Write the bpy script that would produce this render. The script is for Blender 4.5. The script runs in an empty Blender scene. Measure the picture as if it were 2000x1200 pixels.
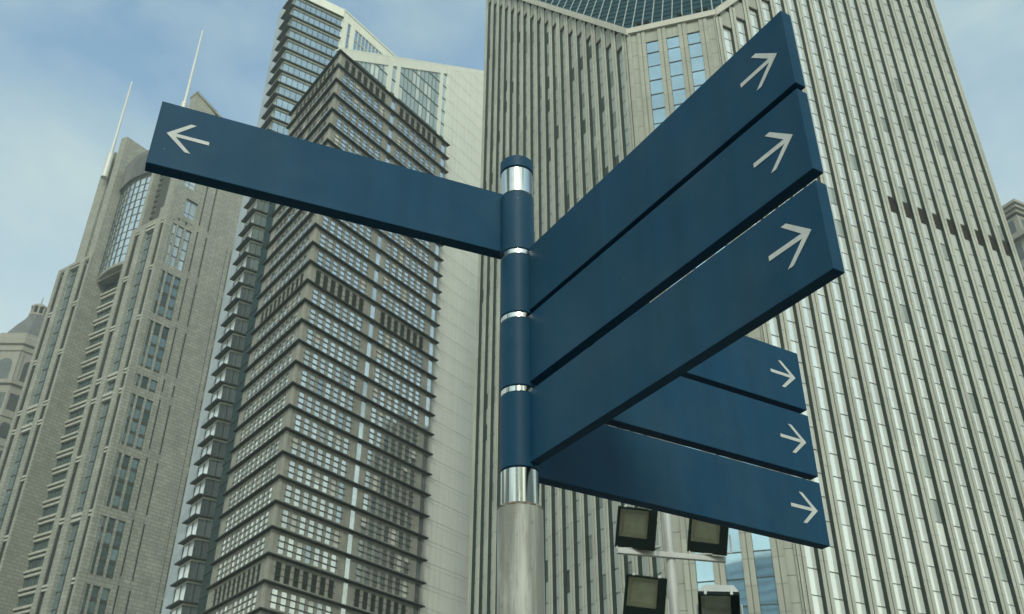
import bpy, math, random
from mathutils import Vector, Matrix
random.seed(7)
R = math.radians
scene = bpy.context.scene

# ------------------------------------------------------------------ camera
F_PX, PITCH, ROLL, CAMZ = 1897.0, R(32.2), R(0.48), 1.6      # focal length in pixels of a 2000 px wide frame
cd = bpy.data.cameras.new('camera'); cam = bpy.data.objects.new('camera', cd)
scene.collection.objects.link(cam); scene.camera = cam
cd.sensor_fit = 'HORIZONTAL'; cd.sensor_width = 36.0; cd.lens = 36.0*F_PX/2000.0
cd.clip_start = 0.05; cd.clip_end = 6000
c_, s_ = math.cos(ROLL), math.sin(ROLL); ct, st = math.cos(PITCH), math.sin(PITCH)
CR = Vector((c_, -s_*st, s_*ct)); CU = Vector((-s_, -c_*st, c_*ct)); CF = Vector((0, ct, st))
m = Matrix.Identity(4)
for i in range(3):
    m[i][0] = CR[i]; m[i][1] = CU[i]; m[i][2] = -CF[i]
m[2][3] = CAMZ
cam.matrix_world = m
cd.dof.use_dof = True; cd.dof.focus_distance = 2.7; cd.dof.aperture_fstop = 16

# ------------------------------------------------------------------ sky, sun, exposure
SUN_AZ, SUN_EL = 178.0, 36.0          # degrees clockwise from the view direction (+Y), degrees above the horizon
w = bpy.data.worlds.new('World'); scene.world = w; w.use_nodes = True
nt = w.node_tree; nt.nodes.clear()
def N(t, **k):
    n = nt.nodes.new(t)
    for a, b in k.items(): setattr(n, a, b)
    return n
out = N('ShaderNodeOutputWorld'); bg = N('ShaderNodeBackground'); bg.inputs[1].default_value = 0.15
sky = N('ShaderNodeTexSky', sky_type='NISHITA', sun_disc=False)
sky.sun_elevation = R(SUN_EL); sky.sun_rotation = R(SUN_AZ); sky.air_density = 1.6; sky.dust_density = 2.5; sky.ozone_density = 1.6
tc = N('ShaderNodeTexCoord'); mp = N('ShaderNodeMapping'); mp.inputs['Scale'].default_value = (1.0, 1.0, 2.2); mp.inputs['Location'].default_value = (3.1, 0.4, 1.7)
nz = N('ShaderNodeTexNoise'); nz.inputs['Scale'].default_value = 1.7; nz.inputs['Detail'].default_value = 9; nz.inputs['Roughness'].default_value = 0.55; nz.inputs['Distortion'].default_value = 0.35
rp = N('ShaderNodeValToRGB'); rp.color_ramp.elements[0].position = 0.40; rp.color_ramp.elements[1].position = 0.72
rp.color_ramp.elements[0].color = (0.05, 0.05, 0.05, 1); rp.color_ramp.elements[1].color = (0.92, 0.92, 0.92, 1)
mx = N('ShaderNodeMix', data_type='RGBA'); mx.inputs['B'].default_value = (3.25, 4.0, 3.75, 1)
L = nt.links.new
L(tc.outputs['Generated'], mp.inputs[0]); L(mp.outputs[0], nz.inputs['Vector']); L(nz.outputs['Fac'], rp.inputs[0])
L(rp.outputs[0], mx.inputs['Factor']); tn = N('ShaderNodeMix', data_type='RGBA', blend_type='MULTIPLY'); tn.inputs['Factor'].default_value = 1.0; tn.inputs['B'].default_value = (0.75, 0.97, 1.0, 1)
L(sky.outputs[0], tn.inputs['A']); L(tn.outputs['Result'], mx.inputs['A']); 
# pale haze towards the horizon, the same all round
sx = N('ShaderNodeSeparateXYZ'); hm = N('ShaderNodeMath', operation='SUBTRACT', use_clamp=True); hm.inputs[0].default_value = 1.0
hp = N('ShaderNodeMath', operation='POWER'); hp.inputs[1].default_value = 2.8
hx = N('ShaderNodeMix', data_type='RGBA'); hx.inputs['B'].default_value = (5.6, 5.2, 3.8, 1)
L(tc.outputs['Generated'], sx.inputs[0]); L(sx.outputs[2], hm.inputs[1]); L(hm.outputs[0], hp.inputs[0]); L(hp.outputs[0], hx.inputs['Factor'])
L(mx.outputs['Result'], hx.inputs['A']); L(hx.outputs['Result'], bg.inputs[0]); L(bg.outputs[0], out.inputs[0])
sl = bpy.data.lights.new('sun', 'SUN'); sl.energy = 1.5; sl.angle = R(12); sl.color = (1.0, 0.97, 0.88)
so = bpy.data.objects.new('sun', sl); scene.collection.objects.link(so)
sd = Vector((math.sin(R(SUN_AZ))*math.cos(R(SUN_EL)), math.cos(R(SUN_AZ))*math.cos(R(SUN_EL)), math.sin(R(SUN_EL))))
so.rotation_euler = sd.to_track_quat('Z', 'Y').to_euler(); so.location = sd*50
vs = scene.view_settings; vs.view_transform = 'Standard'; vs.look = 'None'; vs.exposure = 0.45; vs.gamma = 1.0; vs.use_curve_mapping = False

# ------------------------------------------------------------------ materials
def material(name, col, rough=0.7, metal=0.0, var=0.15, scale=0.4, bump=0.0, bscale=8.0, col2=None, streak=0.0, brick=None, spec=0.5, objc=False):
    """principled surface: base colour broken up by noise, optional vertical rain streaks, fine relief and courses"""
    mt = bpy.data.materials.new(name); mt.use_nodes = True; t = mt.node_tree; b = t.nodes['Principled BSDF']
    def n(k, **kw):
        q = t.nodes.new(k)
        for a, v in kw.items(): setattr(q, a, v)
        return q
    b.inputs['Roughness'].default_value = rough; b.inputs['Metallic'].default_value = metal; b.inputs['Specular IOR Level'].default_value = spec
    if objc: pos = n('ShaderNodeTexCoord').outputs['Object']
    else: pos = n('ShaderNodeNewGeometry').outputs['Position']
    z1 = n('ShaderNodeTexNoise'); z1.inputs['Scale'].default_value = scale; z1.inputs['Detail'].default_value = 6; z1.inputs['Roughness'].default_value = 0.65
    t.links.new(pos, z1.inputs['Vector'])
    cr = n('ShaderNodeValToRGB'); cr.color_ramp.elements[0].position = 0.3; cr.color_ramp.elements[1].position = 0.7
    c2 = col2 or tuple(min(1, x*(1+var)) for x in col)
    cr.color_ramp.elements[0].color = (*[x*(1-var) for x in col], 1); cr.color_ramp.elements[1].color = (*c2, 1)
    t.links.new(z1.outputs['Fac'], cr.inputs[0]); colo = cr.outputs[0]
    if brick:                                      # (direction angle, course width, course height, mortar darkness)
        ang, bw, bh, dk = brick
        gm = n('ShaderNodeNewGeometry'); cx = n('ShaderNodeVectorMath', operation='CROSS_PRODUCT'); t.links.new(pos, cx.inputs[0]); t.links.new(gm.outputs['True Normal'], cx.inputs[1])
        s1 = n('ShaderNodeSeparateXYZ'); t.links.new(cx.outputs[0], s1.inputs[0]); sp = n('ShaderNodeSeparateXYZ'); t.links.new(pos, sp.inputs[0])
        cb = n('ShaderNodeCombineXYZ'); t.links.new(s1.outputs[2], cb.inputs[0]); t.links.new(sp.outputs[2], cb.inputs[1])      # metres along the wall, height
        bt = n('ShaderNodeTexBrick'); bt.inputs['Scale'].default_value = 1.0; bt.inputs['Brick Width'].default_value = bw; bt.inputs['Row Height'].default_value = bh
        bt.inputs['Mortar Size'].default_value = min(bh*0.10, 0.09); bt.inputs['Mortar Smooth'].default_value = 0.3
        bt.inputs['Color1'].default_value = (1, 1, 1, 1); bt.inputs['Color2'].default_value = (0.8, 0.8, 0.8, 1); bt.inputs['Mortar'].default_value = (dk, dk, dk, 1)
        t.links.new(cb.outputs[0], bt.inputs['Vector'])
        ml = n('ShaderNodeMix', data_type='RGBA', blend_type='MULTIPLY'); ml.inputs['Factor'].default_value = 1.0
        t.links.new(colo, ml.inputs['A']); t.links.new(bt.outputs['Color'], ml.inputs['B']); colo = ml.outputs['Result']
    if streak:
        m2 = n('ShaderNodeMapping'); m2.inputs['Scale'].default_value = (1.6*scale/0.4, 1.6*scale/0.4, 0.035*scale/0.4); t.links.new(pos, m2.inputs[0])
        z2 = n('ShaderNodeTexNoise'); z2.inputs['Scale'].default_value = 1.5; z2.inputs['Detail'].default_value = 5; t.links.new(m2.outputs[0], z2.inputs['Vector'])
        c3 = n('ShaderNodeValToRGB'); c3.color_ramp.elements[0].position = 0.35; c3.color_ramp.elements[1].position = 0.6
        c3.color_ramp.elements[0].color = (1-streak, 1-streak, 1-streak, 1); c3.color_ramp.elements[1].color = (1, 1, 1, 1)
        t.links.new(z2.outputs['Fac'], c3.inputs[0])
        ml = n('ShaderNodeMix', data_type='RGBA', blend_type='MULTIPLY'); ml.inputs['Factor'].default_value = 1.0
        t.links.new(colo, ml.inputs['A']); t.links.new(c3.outputs[0], ml.inputs['B']); colo = ml.outputs['Result']
    t.links.new(colo, b.inputs['Base Color'])
    if bump:
        z3 = n('ShaderNodeTexNoise'); z3.inputs['Scale'].default_value = bscale; z3.inputs['Detail'].default_value = 4; t.links.new(pos, z3.inputs['Vector'])
        bp = n('ShaderNodeBump'); bp.inputs['Strength'].default_value = bump; bp.inputs['Distance'].default_value = 0.1
        t.links.new(z3.outputs['Fac'], bp.inputs['Height']); t.links.new(bp.outputs[0], b.inputs['Normal'])
    return mt
def glass(name, tint, metal=0.85, rough=0.05, bump=0.02, bscale=0.5, var=0.12, scale=0.25, lo=0.72):
    mt = material(name, tint, rough, metal, var, scale, bump, bscale); t = mt.node_tree; b = t.nodes['Principled BSDF']
    oi = t.nodes.new('ShaderNodeObjectInfo'); mr = t.nodes.new('ShaderNodeMapRange'); mr.inputs['To Min'].default_value = lo; mr.inputs['To Max'].default_value = 1.04
    mm = t.nodes.new('ShaderNodeMix'); mm.data_type = 'RGBA'; mm.blend_type = 'MULTIPLY'; mm.inputs['Factor'].default_value = 1.0
    src = b.inputs['Base Color'].links[0].from_socket; t.links.new(oi.outputs['Random'], mr.inputs['Value'])
    t.links.new(src, mm.inputs['A']); t.links.new(mr.outputs[0], mm.inputs['B']); t.links.new(mm.outputs['Result'], b.inputs['Base Color'])
    return mt
M = {}
M['sign'] = material('sign_paint', (0.009, 0.057, 0.108), 0.5, 0, 0.10, 2.2, 0, 60, streak=0.14, spec=0.13)
def chips(mt, dens=0.80):
    """sparse pale paint chips and a faint dust film"""
    t = mt.node_tree; b = t.nodes['Principled BSDF']; src = b.inputs['Base Color'].links[0].from_socket
    g = t.nodes.new('ShaderNodeNewGeometry'); z = t.nodes.new('ShaderNodeTexNoise'); z.inputs['Scale'].default_value = 170; z.inputs['Detail'].default_value = 2
    k = t.nodes.new('ShaderNodeTexNoise'); k.inputs['Scale'].default_value = 5; k.inputs['Detail'].default_value = 3
    r1 = t.nodes.new('ShaderNodeValToRGB'); r1.color_ramp.elements[0].position = dens-0.045; r1.color_ramp.elements[1].position = dens-0.02
    r2 = t.nodes.new('ShaderNodeValToRGB'); r2.color_ramp.elements[0].position = 0.56; r2.color_ramp.elements[1].position = 0.64
    mu = t.nodes.new('ShaderNodeMath'); mu.operation = 'MULTIPLY'
    d = t.nodes.new('ShaderNodeTexNoise'); d.inputs['Scale'].default_value = 2.3; d.inputs['Detail'].default_value = 7; d.inputs['Roughness'].default_value = 0.7
    r3 = t.nodes.new('ShaderNodeValToRGB'); r3.color_ramp.elements[0].position = 0.45; r3.color_ramp.elements[1].position = 0.85; r3.color_ramp.elements[1].color = (0.24, 0.24, 0.24, 1)
    m0 = t.nodes.new('ShaderNodeMix'); m0.data_type = 'RGBA'; m0.inputs['B'].default_value = (0.10, 0.13, 0.13, 1)
    m1 = t.nodes.new('ShaderNodeMix'); m1.data_type = 'RGBA'; m1.inputs['B'].default_value = (0.42, 0.46, 0.44, 1)
    for q in (z, k, d): t.links.new(g.outputs['Position'], q.inputs['Vector'])
    t.links.new(z.outputs['Fac'], r1.inputs[0]); t.links.new(k.outputs['Fac'], r2.inputs[0]); t.links.new(r1.outputs[0], mu.inputs[0]); t.links.new(r2.outputs[0], mu.inputs[1])
    t.links.new(d.outputs['Fac'], r3.inputs[0]); t.links.new(r3.outputs[0], m0.inputs['Factor']); t.links.new(src, m0.inputs['A'])
    t.links.new(mu.outputs[0], m1.inputs['Factor']); t.links.new(m0.outputs['Result'], m1.inputs['A']); t.links.new(m1.outputs['Result'], b.inputs['Base Color'])
chips(M['sign'])
M['arrow'] = material('arrow_vinyl', (0.52, 0.545, 0.51), 0.6, 0, 0.10, 14, streak=0.08)
def layered(name, base, rough, metal, layers):
    """layers: (scale xyz, detail, ramp low, ramp high, colour, strength) painted one over the other by stretched noise"""
    mt = bpy.data.materials.new(name); mt.use_nodes = True; t = mt.node_tree; b = t.nodes['Principled BSDF']
    b.inputs['Roughness'].default_value = rough; b.inputs['Metallic'].default_value = metal
    g = t.nodes.new('ShaderNodeNewGeometry'); rgb = t.nodes.new('ShaderNodeRGB'); rgb.outputs[0].default_value = (*base, 1); cur = rgb.outputs[0]
    for sc, det, lo, hi, colr, stg in layers:
        mp = t.nodes.new('ShaderNodeMapping'); mp.inputs['Scale'].default_value = sc; mp.inputs['Location'].default_value = (random.random()*9,)*3
        z = t.nodes.new('ShaderNodeTexNoise'); z.inputs['Scale'].default_value = 1; z.inputs['Detail'].default_value = det; z.inputs['Roughness'].default_value = 0.6
        r = t.nodes.new('ShaderNodeValToRGB'); r.color_ramp.elements[0].position = lo; r.color_ramp.elements[1].position = hi; r.color_ramp.elements[1].color = (stg, stg, stg, 1)
        m = t.nodes.new('ShaderNodeMix'); m.data_type = 'RGBA'; m.inputs['B'].default_value = (*colr, 1)
        t.links.new(g.outputs['Position'], mp.inputs[0]); t.links.new(mp.outputs[0], z.inputs['Vector']); t.links.new(z.outputs['Fac'], r.inputs[0])
        t.links.new(r.outputs[0], m.inputs['Factor']); t.links.new(cur, m.inputs['A']); cur = m.outputs['Result']
    t.links.new(cur, b.inputs['Base Color']); return mt
M['galv'] = layered('weathered_post', (0.42, 0.435, 0.385), 0.55, 0.15, [((26, 26, 1.0), 5, 0.42, 0.60, (0.16, 0.17, 0.145), 0.82), ((42, 42, 9), 8, 0.47, 0.66, (0.22, 0.22, 0.18), 0.75), ((12, 12, 4), 7, 0.50, 0.70, (0.52, 0.53, 0.47), 0.6), ((150, 150, 60), 3, 0.665, 0.71, (0.08, 0.07, 0.055), 0.8)])
M['steel'] = layered('steel_painted_reflections', (0.72, 0.71, 0.64), 0.16, 1.0, [((34, 34, 0.6), 2, 0.50, 0.56, (0.10, 0.12, 0.105), 0.92), ((60, 60, 1.0), 2, 0.60, 0.64, (0.30, 0.30, 0.26), 0.8), ((14, 14, 10), 5, 0.6, 0.8, (0.45, 0.42, 0.33), 0.6)])  # dark vertical streaks painted as reflections of the surroundings, plus yellowish blotches
M['rust'] = layered('rusty_weld', (0.13, 0.115, 0.085), 0.85, 0.0, [((90, 90, 90), 4, 0.45, 0.6, (0.30, 0.29, 0.24), 0.9), ((50, 50, 50), 3, 0.55, 0.7, (0.05, 0.04, 0.03), 0.9)])
M['d_stone_r'] = material('tower_granite', (0.45, 0.465, 0.385), 0.75, 0, 0.10, 0.25, 0, streak=0.14, brick=(26.5, 60, 5.2, 0.72))
M['d_cap'] = material('tower_parapet_stone', (0.44, 0.435, 0.365), 0.75, 0, 0.10, 0.3)
M['d_panel'] = material('tower_panel_stone', (0.31, 0.32, 0.267), 0.75, 0, 0.10, 0.3, streak=0.12)
M['d_glass'] = glass('tower_window_glass', (0.88, 0.94, 0.87), 0.45, 0.12, bump=0.0, var=0.06, scale=0.15, lo=0.93)
M['c_blue'] = glass('chamfer_window_glass', (0.40, 0.55, 0.64), 0.9, 0.04)
M['d_fin2'] = material('shade_toned_granite', (0.34, 0.35, 0.288), 0.75, 0, 0.10, 0.25, streak=0.14, brick=(-17, 60, 2.61, 0.72))  # darker copy of the tower granite: the chamfer's weaker light in its colour
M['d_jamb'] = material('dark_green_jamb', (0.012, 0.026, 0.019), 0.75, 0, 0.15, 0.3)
M['d_frame'] = material('dark_bronze_frame', (0.035, 0.045, 0.04), 0.5)
M['d_back'] = material('dark_recess', (0.05, 0.055, 0.05), 0.8)
M['d_louvre'] = material('brown_louvre', (0.06, 0.05, 0.035), 0.7)
M['roof_glass'] = material('roof_glass', (0.012, 0.042, 0.052), 0.55, 0, 0.3, 0.4, 0.1, 0.7, spec=0.05)
M['roof_bar'] = material('roof_bar', (0.34, 0.36, 0.34), 0.5)
M['c_wall'] = material('brown_grey_granite', (0.285, 0.285, 0.235), 0.75, 0, 0.10, 0.3, streak=0.10, brick=(54, 0.95, 1.39, 0.85))
M['c_wall_l'] = material('brown_grey_granite_side', (0.285, 0.285, 0.235), 0.75, 0, 0.10, 0.3, streak=0.10, brick=(-53.5, 0.95, 1.39, 0.85))
M['c_slab'] = material('bronze_slab', (0.026, 0.033, 0.024), 0.6, 0, 0.2, 0.3)
M['c_glass'] = glass('annex_window_glass', (0.78, 0.83, 0.79), 0.85, 0.07, var=0.2, scale=0.45)
M['c_louvre'] = material('plant_floor_louvre', (0.035, 0.045, 0.036), 0.75)
M['link'] = material('dark_green_glass', (0.008, 0.030, 0.026), 0.45, 0, 0.15, 0.2, spec=0.06)
M['b_side'] = material('shade_toned_stone', (0.36, 0.42, 0.44), 0.6, 0, 0.06, 0.15, streak=0.06, brick=(0, 2.6, 4.18, 0.9))  # darker blue-grey stone: the side wall's shade is put into its colour
M['e_pale'] = glass('bright_blind_glass', (0.78, 0.83, 0.76), 0.2, 0.2)
M['blind'] = material('roller_blind', (0.50, 0.51, 0.45), 0.8)
M['b_pale'] = glass('pale_blue_glass', (0.80, 0.88, 0.90), 0.2, 0.2)
M['a_pale'] = glass('pale_window_glass', (0.52, 0.58, 0.56), 0.4, 0.12)
M['e_stone'] = material('pale_stone', (0.63, 0.655, 0.565), 0.75, 0, 0.05, 0.15, streak=0.06)
M['e_joint'] = material('pale_stone_joint', (0.53, 0.54, 0.455), 0.8, 0, 0.05, 0.3)
M['e_glass'] = glass('pale_green_glass', (0.58, 0.66, 0.60), 0.4, 0.15)
M['e_bar'] = material('grey_green_bar', (0.14, 0.19, 0.17), 0.5)
M['b_glass'] = glass('blue_grey_glass', (0.46, 0.54, 0.56), 0.8, 0.07)
M['a_front'] = material('rusticated_stone_front', (0.30, 0.31, 0.256), 0.8, 0, 0.14, 0.2, brick=(-34, 2.3, 1.08, 0.5), streak=0.12)
M['a_right'] = material('rusticated_stone_right', (0.30, 0.31, 0.256), 0.8, 0, 0.14, 0.2, brick=(49.5, 2.3, 1.08, 0.5), streak=0.12)
M['a_lintel'] = material('pale_lintel', (0.37, 0.37, 0.31), 0.8)
M['a_glass'] = glass('teal_glass', (0.16, 0.22, 0.215), 0.6, 0.10)
M['a_deep'] = glass('deep_green_glass', (0.05, 0.08, 0.072), 0.35, 0.12)
M['a_blue'] = glass('blue_glass', (0.50, 0.63, 0.70), 0.85, 0.06)
M['bow_glass'] = glass('bow_window_glass', (0.62, 0.73, 0.78), 0.6, 0.08)
M['a_dark'] = material('dark_slot', (0.045, 0.05, 0.04), 0.8)
M['white_metal'] = material('white_metal', (0.50, 0.52, 0.48), 0.5, 0.1, 0.06, 0.5)
M["f_stone"] = material("cream_stone", (0.27, 0.265, 0.225), 0.8, 0, 0.12, 0.2, streak=0.1)
M['f_dome'] = material('slate_dome', (0.12, 0.122, 0.112), 0.6, 0, 0.2, 0.3, streak=0.2)
M['f_glass'] = material('dark_window_glass', (0.10, 0.11, 0.105), 0.3, 0.3, 0.2, 0.3)  # dark grey panes of the domed tower and the corniced block
M['black'] = material('black_metal', (0.007, 0.014, 0.012), 0.6, 0, 0.15, 8, spec=0.12)
M['lamp_grey'] = material('lamp_housing', (0.42, 0.44, 0.405), 0.5, 0.1, 0.08, 4)
M['reflector'] = material('lamp_reflector', (0.80, 0.79, 0.68), 0.45, 0.0, 0.12, 9, 0.04, 9)
pm = bpy.data.materials.new('clear_pane'); pm.use_nodes = True; _t = pm.node_tree; _t.nodes.clear()
_o = _t.nodes.new('ShaderNodeOutputMaterial'); _x = _t.nodes.new('ShaderNodeMixShader'); _a = _t.nodes.new('ShaderNodeBsdfTransparent'); _g = _t.nodes.new('ShaderNodeBsdfGlossy'); _f = _t.nodes.new('ShaderNodeFresnel')
_a.inputs[0].default_value = (0.95, 0.97, 0.93, 1); _g.inputs['Roughness'].default_value = 0.08; _f.inputs[0].default_value = 1.45
_t.links.new(_f.outputs[0], _x.inputs[0]); _t.links.new(_a.outputs[0], _x.inputs[1]); _t.links.new(_g.outputs[0], _x.inputs[2]); _t.links.new(_x.outputs[0], _o.inputs[0]); M['pane'] = pm
M['ground'] = material('plaza_paving', (0.15, 0.15, 0.13), 0.85, 0, 0.12, 0.3, brick=(20, 0.8, 0.8, 0.7))

# ------------------------------------------------------------------ mesh helpers
col = scene.collection
class Fr:
    """facade frame: t runs left to right seen from outside, n points outward, z up"""
    def __init__(s, x, y, ang):
        s.x, s.y, s.a = x, y, R(ang); s.d = (math.cos(s.a), math.sin(s.a)); s.o = (math.sin(s.a), -math.cos(s.a))
    def p(s, t, n, z): return (s.x+s.d[0]*t+s.o[0]*n, s.y+s.d[1]*t+s.o[1]*n, z)
    def shift(s, t, n): x, y, _ = s.p(t, n, 0); return Fr(x, y, math.degrees(s.a))
LOC = Fr(0, 0, 0)
class MB:
    def __init__(s): s.v = []; s.f = []; s.m = []
    def poly8(s, a, b, mi=0):
        """a, b: two rings of 4 points (bottom and top)"""
        i = len(s.v); s.v += list(a)+list(b)
        for f in ((3, 2, 1, 0), (4, 5, 6, 7), (0, 1, 5, 4), (1, 2, 6, 5), (2, 3, 7, 6), (3, 0, 4, 7)):
            s.f.append([i+k for k in f]); s.m.append(mi)
    def box(s, fr, t0, t1, n0, n1, z0, z1, mi=0, zt=None):
        """zt: top height at t1 when it differs from z1 (raked top)"""
        zb = z1 if zt is None else zt
        q = ((t0, n1), (t1, n1), (t1, n0), (t0, n0)); top = (z1, zb, zb, z1)
        s.poly8([fr.p(t, n, z0) for t, n in q], [fr.p(t, n, tz) for (t, n), tz in zip(q, top)], mi)
    def bar(s, fr, t0, z0, t1, z1, n0, n1, h, mi=0):
        """bar following a raked line, h high"""
        q = ((t0, n1, z0), (t1, n1, z1), (t1, n0, z1), (t0, n0, z0))
        s.poly8([fr.p(*k) for k in q], [fr.p(t, n, z+h) for t, n, z in q], mi)
    def prism(s, pts, z0, z1, mi=0, mtop=None):
        n = len(pts); i = len(s.v)
        s.v += [(x, y, z0) for x, y in pts]+[(x, y, z1) for x, y in pts]
        for k in range(n): s.f.append([i+k, i+(k+1) % n, i+n+(k+1) % n, i+n+k]); s.m.append(mi)
        s.f.append([i+n+k for k in range(n)]); s.m.append(mi if mtop is None else mtop)
        s.f.append([i+n-1-k for k in range(n)]); s.m.append(mi)
    def quad(s, pts, mi=0):
        i = len(s.v); s.v += list(pts); s.f.append(list(range(i, i+len(pts)))); s.m.append(mi)
    def lathe(s, prof, c=(0, 0), seg=32, mi=0, cx=None, a0=0.0):
        i = len(s.v)
        for r, z in prof:
            ox = cx(z) if cx else 0
            for k in range(seg):
                a = a0+2*math.pi*k/seg; s.v.append((c[0]+ox+r*math.cos(a), c[1]+r*math.sin(a), z))
        for j in range(len(prof)-1):
            for k in range(seg):
                k2 = (k+1) % seg; s.f.append([i+j*seg+k, i+j*seg+k2, i+(j+1)*seg+k2, i+(j+1)*seg+k]); s.m.append(mi)
        s.f.append([i+(len(prof)-1)*seg+k for k in range(seg)]); s.m.append(mi)
        s.f.append([i+seg-1-k for k in range(seg)]); s.m.append(mi)
    def tube(s, a, b, r0, r1, seg=12, mi=0):
        a, b = Vector(a), Vector(b); d = (b-a).normalized(); u = d.orthogonal().normalized(); v = d.cross(u); i = len(s.v)
        for p, r in ((a, r0), (b, r1)):
            for k in range(seg):
                q = 2*math.pi*k/seg; s.v.append(tuple(p+u*(r*math.cos(q))+v*(r*math.sin(q))))
        for k in range(seg): s.f.append([i+k, i+(k+1) % seg, i+seg+(k+1) % seg, i+seg+k]); s.m.append(mi)
        s.f.append([i+seg+k for k in range(seg)]); s.m.append(mi); s.f.append([i+seg-1-k for k in range(seg)]); s.m.append(mi)
    def mesh(s, name, mats, smooth=False, off=(0, 0, 0)):
        me = bpy.data.meshes.new(name)
        me.from_pydata([(x-off[0], y-off[1], z-off[2]) for x, y, z in s.v], [], s.f)
        for k in mats: me.materials.append(M[k])
        me.polygons.foreach_set('material_index', s.m)
        if smooth:
            me.polygons.foreach_set('use_smooth', [True]*len(s.f))
            try: me.set_sharp_from_angle(angle=R(35))
            except Exception: pass
        me.update(); return me
    def obj(s, name, mats, parent=None, smooth=False, bevel=0):
        """mesh in world coordinates, linked as one object (a child's coordinates are taken relative to its parent)"""
        off = Vector((0, 0, 0)); q = parent
        while q: off += q.location; q = q.parent
        o = bpy.data.objects.new(name, s.mesh(name, mats if isinstance(mats, (list, tuple)) else [mats], smooth, off))
        col.objects.link(o); o.parent = parent
        if bevel:
            b = o.modifiers.new('bevel', 'BEVEL'); b.width = bevel; b.segments = 2; b.limit_method = 'ANGLE'
        return o
def thing(name, x, y, label, cat, group=None, z=0.0):
    o = bpy.data.objects.new(name, None); o.empty_display_size = 0.5; col.objects.link(o); o.location = (x, y, z)
    o['label'] = label; o['category'] = cat
    if group: o['group'] = group
    return o
def view_size(p, r):
    """rough size in the picture (pixels of a 2000 px frame), 0 when outside the frame"""
    q = Vector(p)-Vector((0, 0, CAMZ)); f = q.dot(CF)
    if f < 0.1: return 0
    u, v = q.dot(CR)/f*F_PX, q.dot(CU)/f*F_PX
    if abs(u) > 1040 or abs(v) > 650: return 0
    return r/f*F_PX
def pieces(root, name, items, stuff_name=None, limit=300, extra=None):
    """items: (mesh, frame, t, n, z, size, jitter[, zscale]); the largest in view become parts, the rest one joined part"""
    base = Vector(root.location); res = []
    rk = []
    for it in items:
        me, fr, t, n, z, size, jit = it[:7]
        p = Vector(fr.p(t, n, z)); sc = it[7] if len(it) > 7 else (1, 1, 1)
        rot = (random.gauss(0, jit), 0, fr.a+random.gauss(0, jit))
        rk.append((view_size(p, size), p, rot, sc, me))
    rk.sort(key=lambda k: -k[0])
    part, rest = rk[:limit], rk[limit:]
    if len(rk) > limit:
        cut = [k for k in part if k[0] == 0]
        if cut: rest = cut+rest; part = [k for k in part if k[0] > 0]
    for vsz, p, rot, sc, me in part:
        o = bpy.data.objects.new(name, me); col.objects.link(o); o.parent = root
        o.location = p-base; o.rotation_euler = rot; o.scale = sc; res.append(o)
    if rest:
        mats = []; vs_ = []; fs = []; ms = []; cache = {}
        for vsz, p, rot, sc, me in rest:
            if me.name not in cache:
                idx = []
                for mm in me.materials:
                    if mm not in mats: mats.append(mm)
                    idx.append(mats.index(mm))
                cache[me.name] = ([tuple(v.co) for v in me.vertices], [(list(f.vertices), idx[f.material_index]) for f in me.polygons])
            V, Fc = cache[me.name]; cz, sz = math.cos(rot[2]), math.sin(rot[2]); i = len(vs_); q = p-base; tx = rot[0]
            for x, y, z in V:
                x *= sc[0]; y *= sc[1]; z *= sc[2]; y2 = y-tx*z
                vs_.append((q.x+x*cz-y2*sz, q.y+x*sz+y2*cz, q.z+z))
            for f, mi in Fc: fs.append([i+k for k in f]); ms.append(mi)
        nm = stuff_name or name; me = bpy.data.meshes.new(nm); me.from_pydata(vs_, [], fs)
        for mm in mats: me.materials.append(mm)
        me.polygons.foreach_set('material_index', ms); me.update()
        o = bpy.data.objects.new(nm, me); col.objects.link(o); o.parent = root; o['kind'] = 'stuff'
    return res
def lmesh(name, mats, fn):
    b = MB(); fn(b); return b.mesh(name, mats)
def local_box(b, x0, x1, y0, y1, z0, z1, mi=0):      # local y points inward
    b.box(LOC, x0, x1, -y1, -y0, z0, z1, mi)
def struct(o): o['kind'] = 'structure'; return o

# ------------------------------------------------------------------ ground
b = MB(); b.quad([(-900, -500, 0), (900, -500, 0), (900, 1500, 0), (-900, 1500, 0)]); struct(b.obj('ground', 'ground'))

# ================================================================== finned tower (square plan, chamfered corner towards the square)
YD = 122.0; P1 = (0.1669*YD, YD); LC = 15.95
FC = Fr(P1[0], P1[1], -17.0); x2, y2, _ = FC.p(LC, 0, 0); P2 = (x2, y2)
FRR = Fr(P2[0], P2[1], 26.5); FL = Fr(P1[0], P1[1], -63.0)           # right face t>=0, left face t<=0
LEN_R, LEN_L, ZC, FH = 65.2, 60.6, 137.05, 3.35
KL, KR = 1.27, 1.215
dt = thing('finned_tower', P1[0], P1[1], 'pale stone tower with vertical fins and a chamfered corner, behind the signs at right', 'skyscraper')
ztl = lambda t: ZC+KL*(-t)
ztr = lambda t: ZC+KR*t
# core behind the windows
b = MB(); ins = 0.88
pa = FL.p(-LEN_L, -ins, 0); pb = FL.p(-0.3, -ins, 0); pc = FRR.p(0.3, -ins, 0); pd = FRR.p(LEN_R, -ins, 0)
back_l = FL.p(-LEN_L, -LEN_R*0.9, 0); back_r = FRR.p(LEN_R, -LEN_L*0.9, 0)
pf = FC.p(0.6, -ins, 0); pg = FC.p(LC-0.6, -ins, 0)
ring = [pa, pf, pg, pd]; tops = [ztl(-LEN_L)+0.4, ZC+0.6, ZC+0.6, ztr(LEN_R)+0.4]
i = 0; nR = len(ring); b.v = [(p[0], p[1], 0) for p in ring]+[(p[0], p[1], z) for p, z in zip(ring, tops)]
for k in range(nR): b.f.append([k, (k+1) % nR, nR+(k+1) % nR, nR+k]); b.m.append(0)
b.obj('core', 'd_back', dt)
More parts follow.
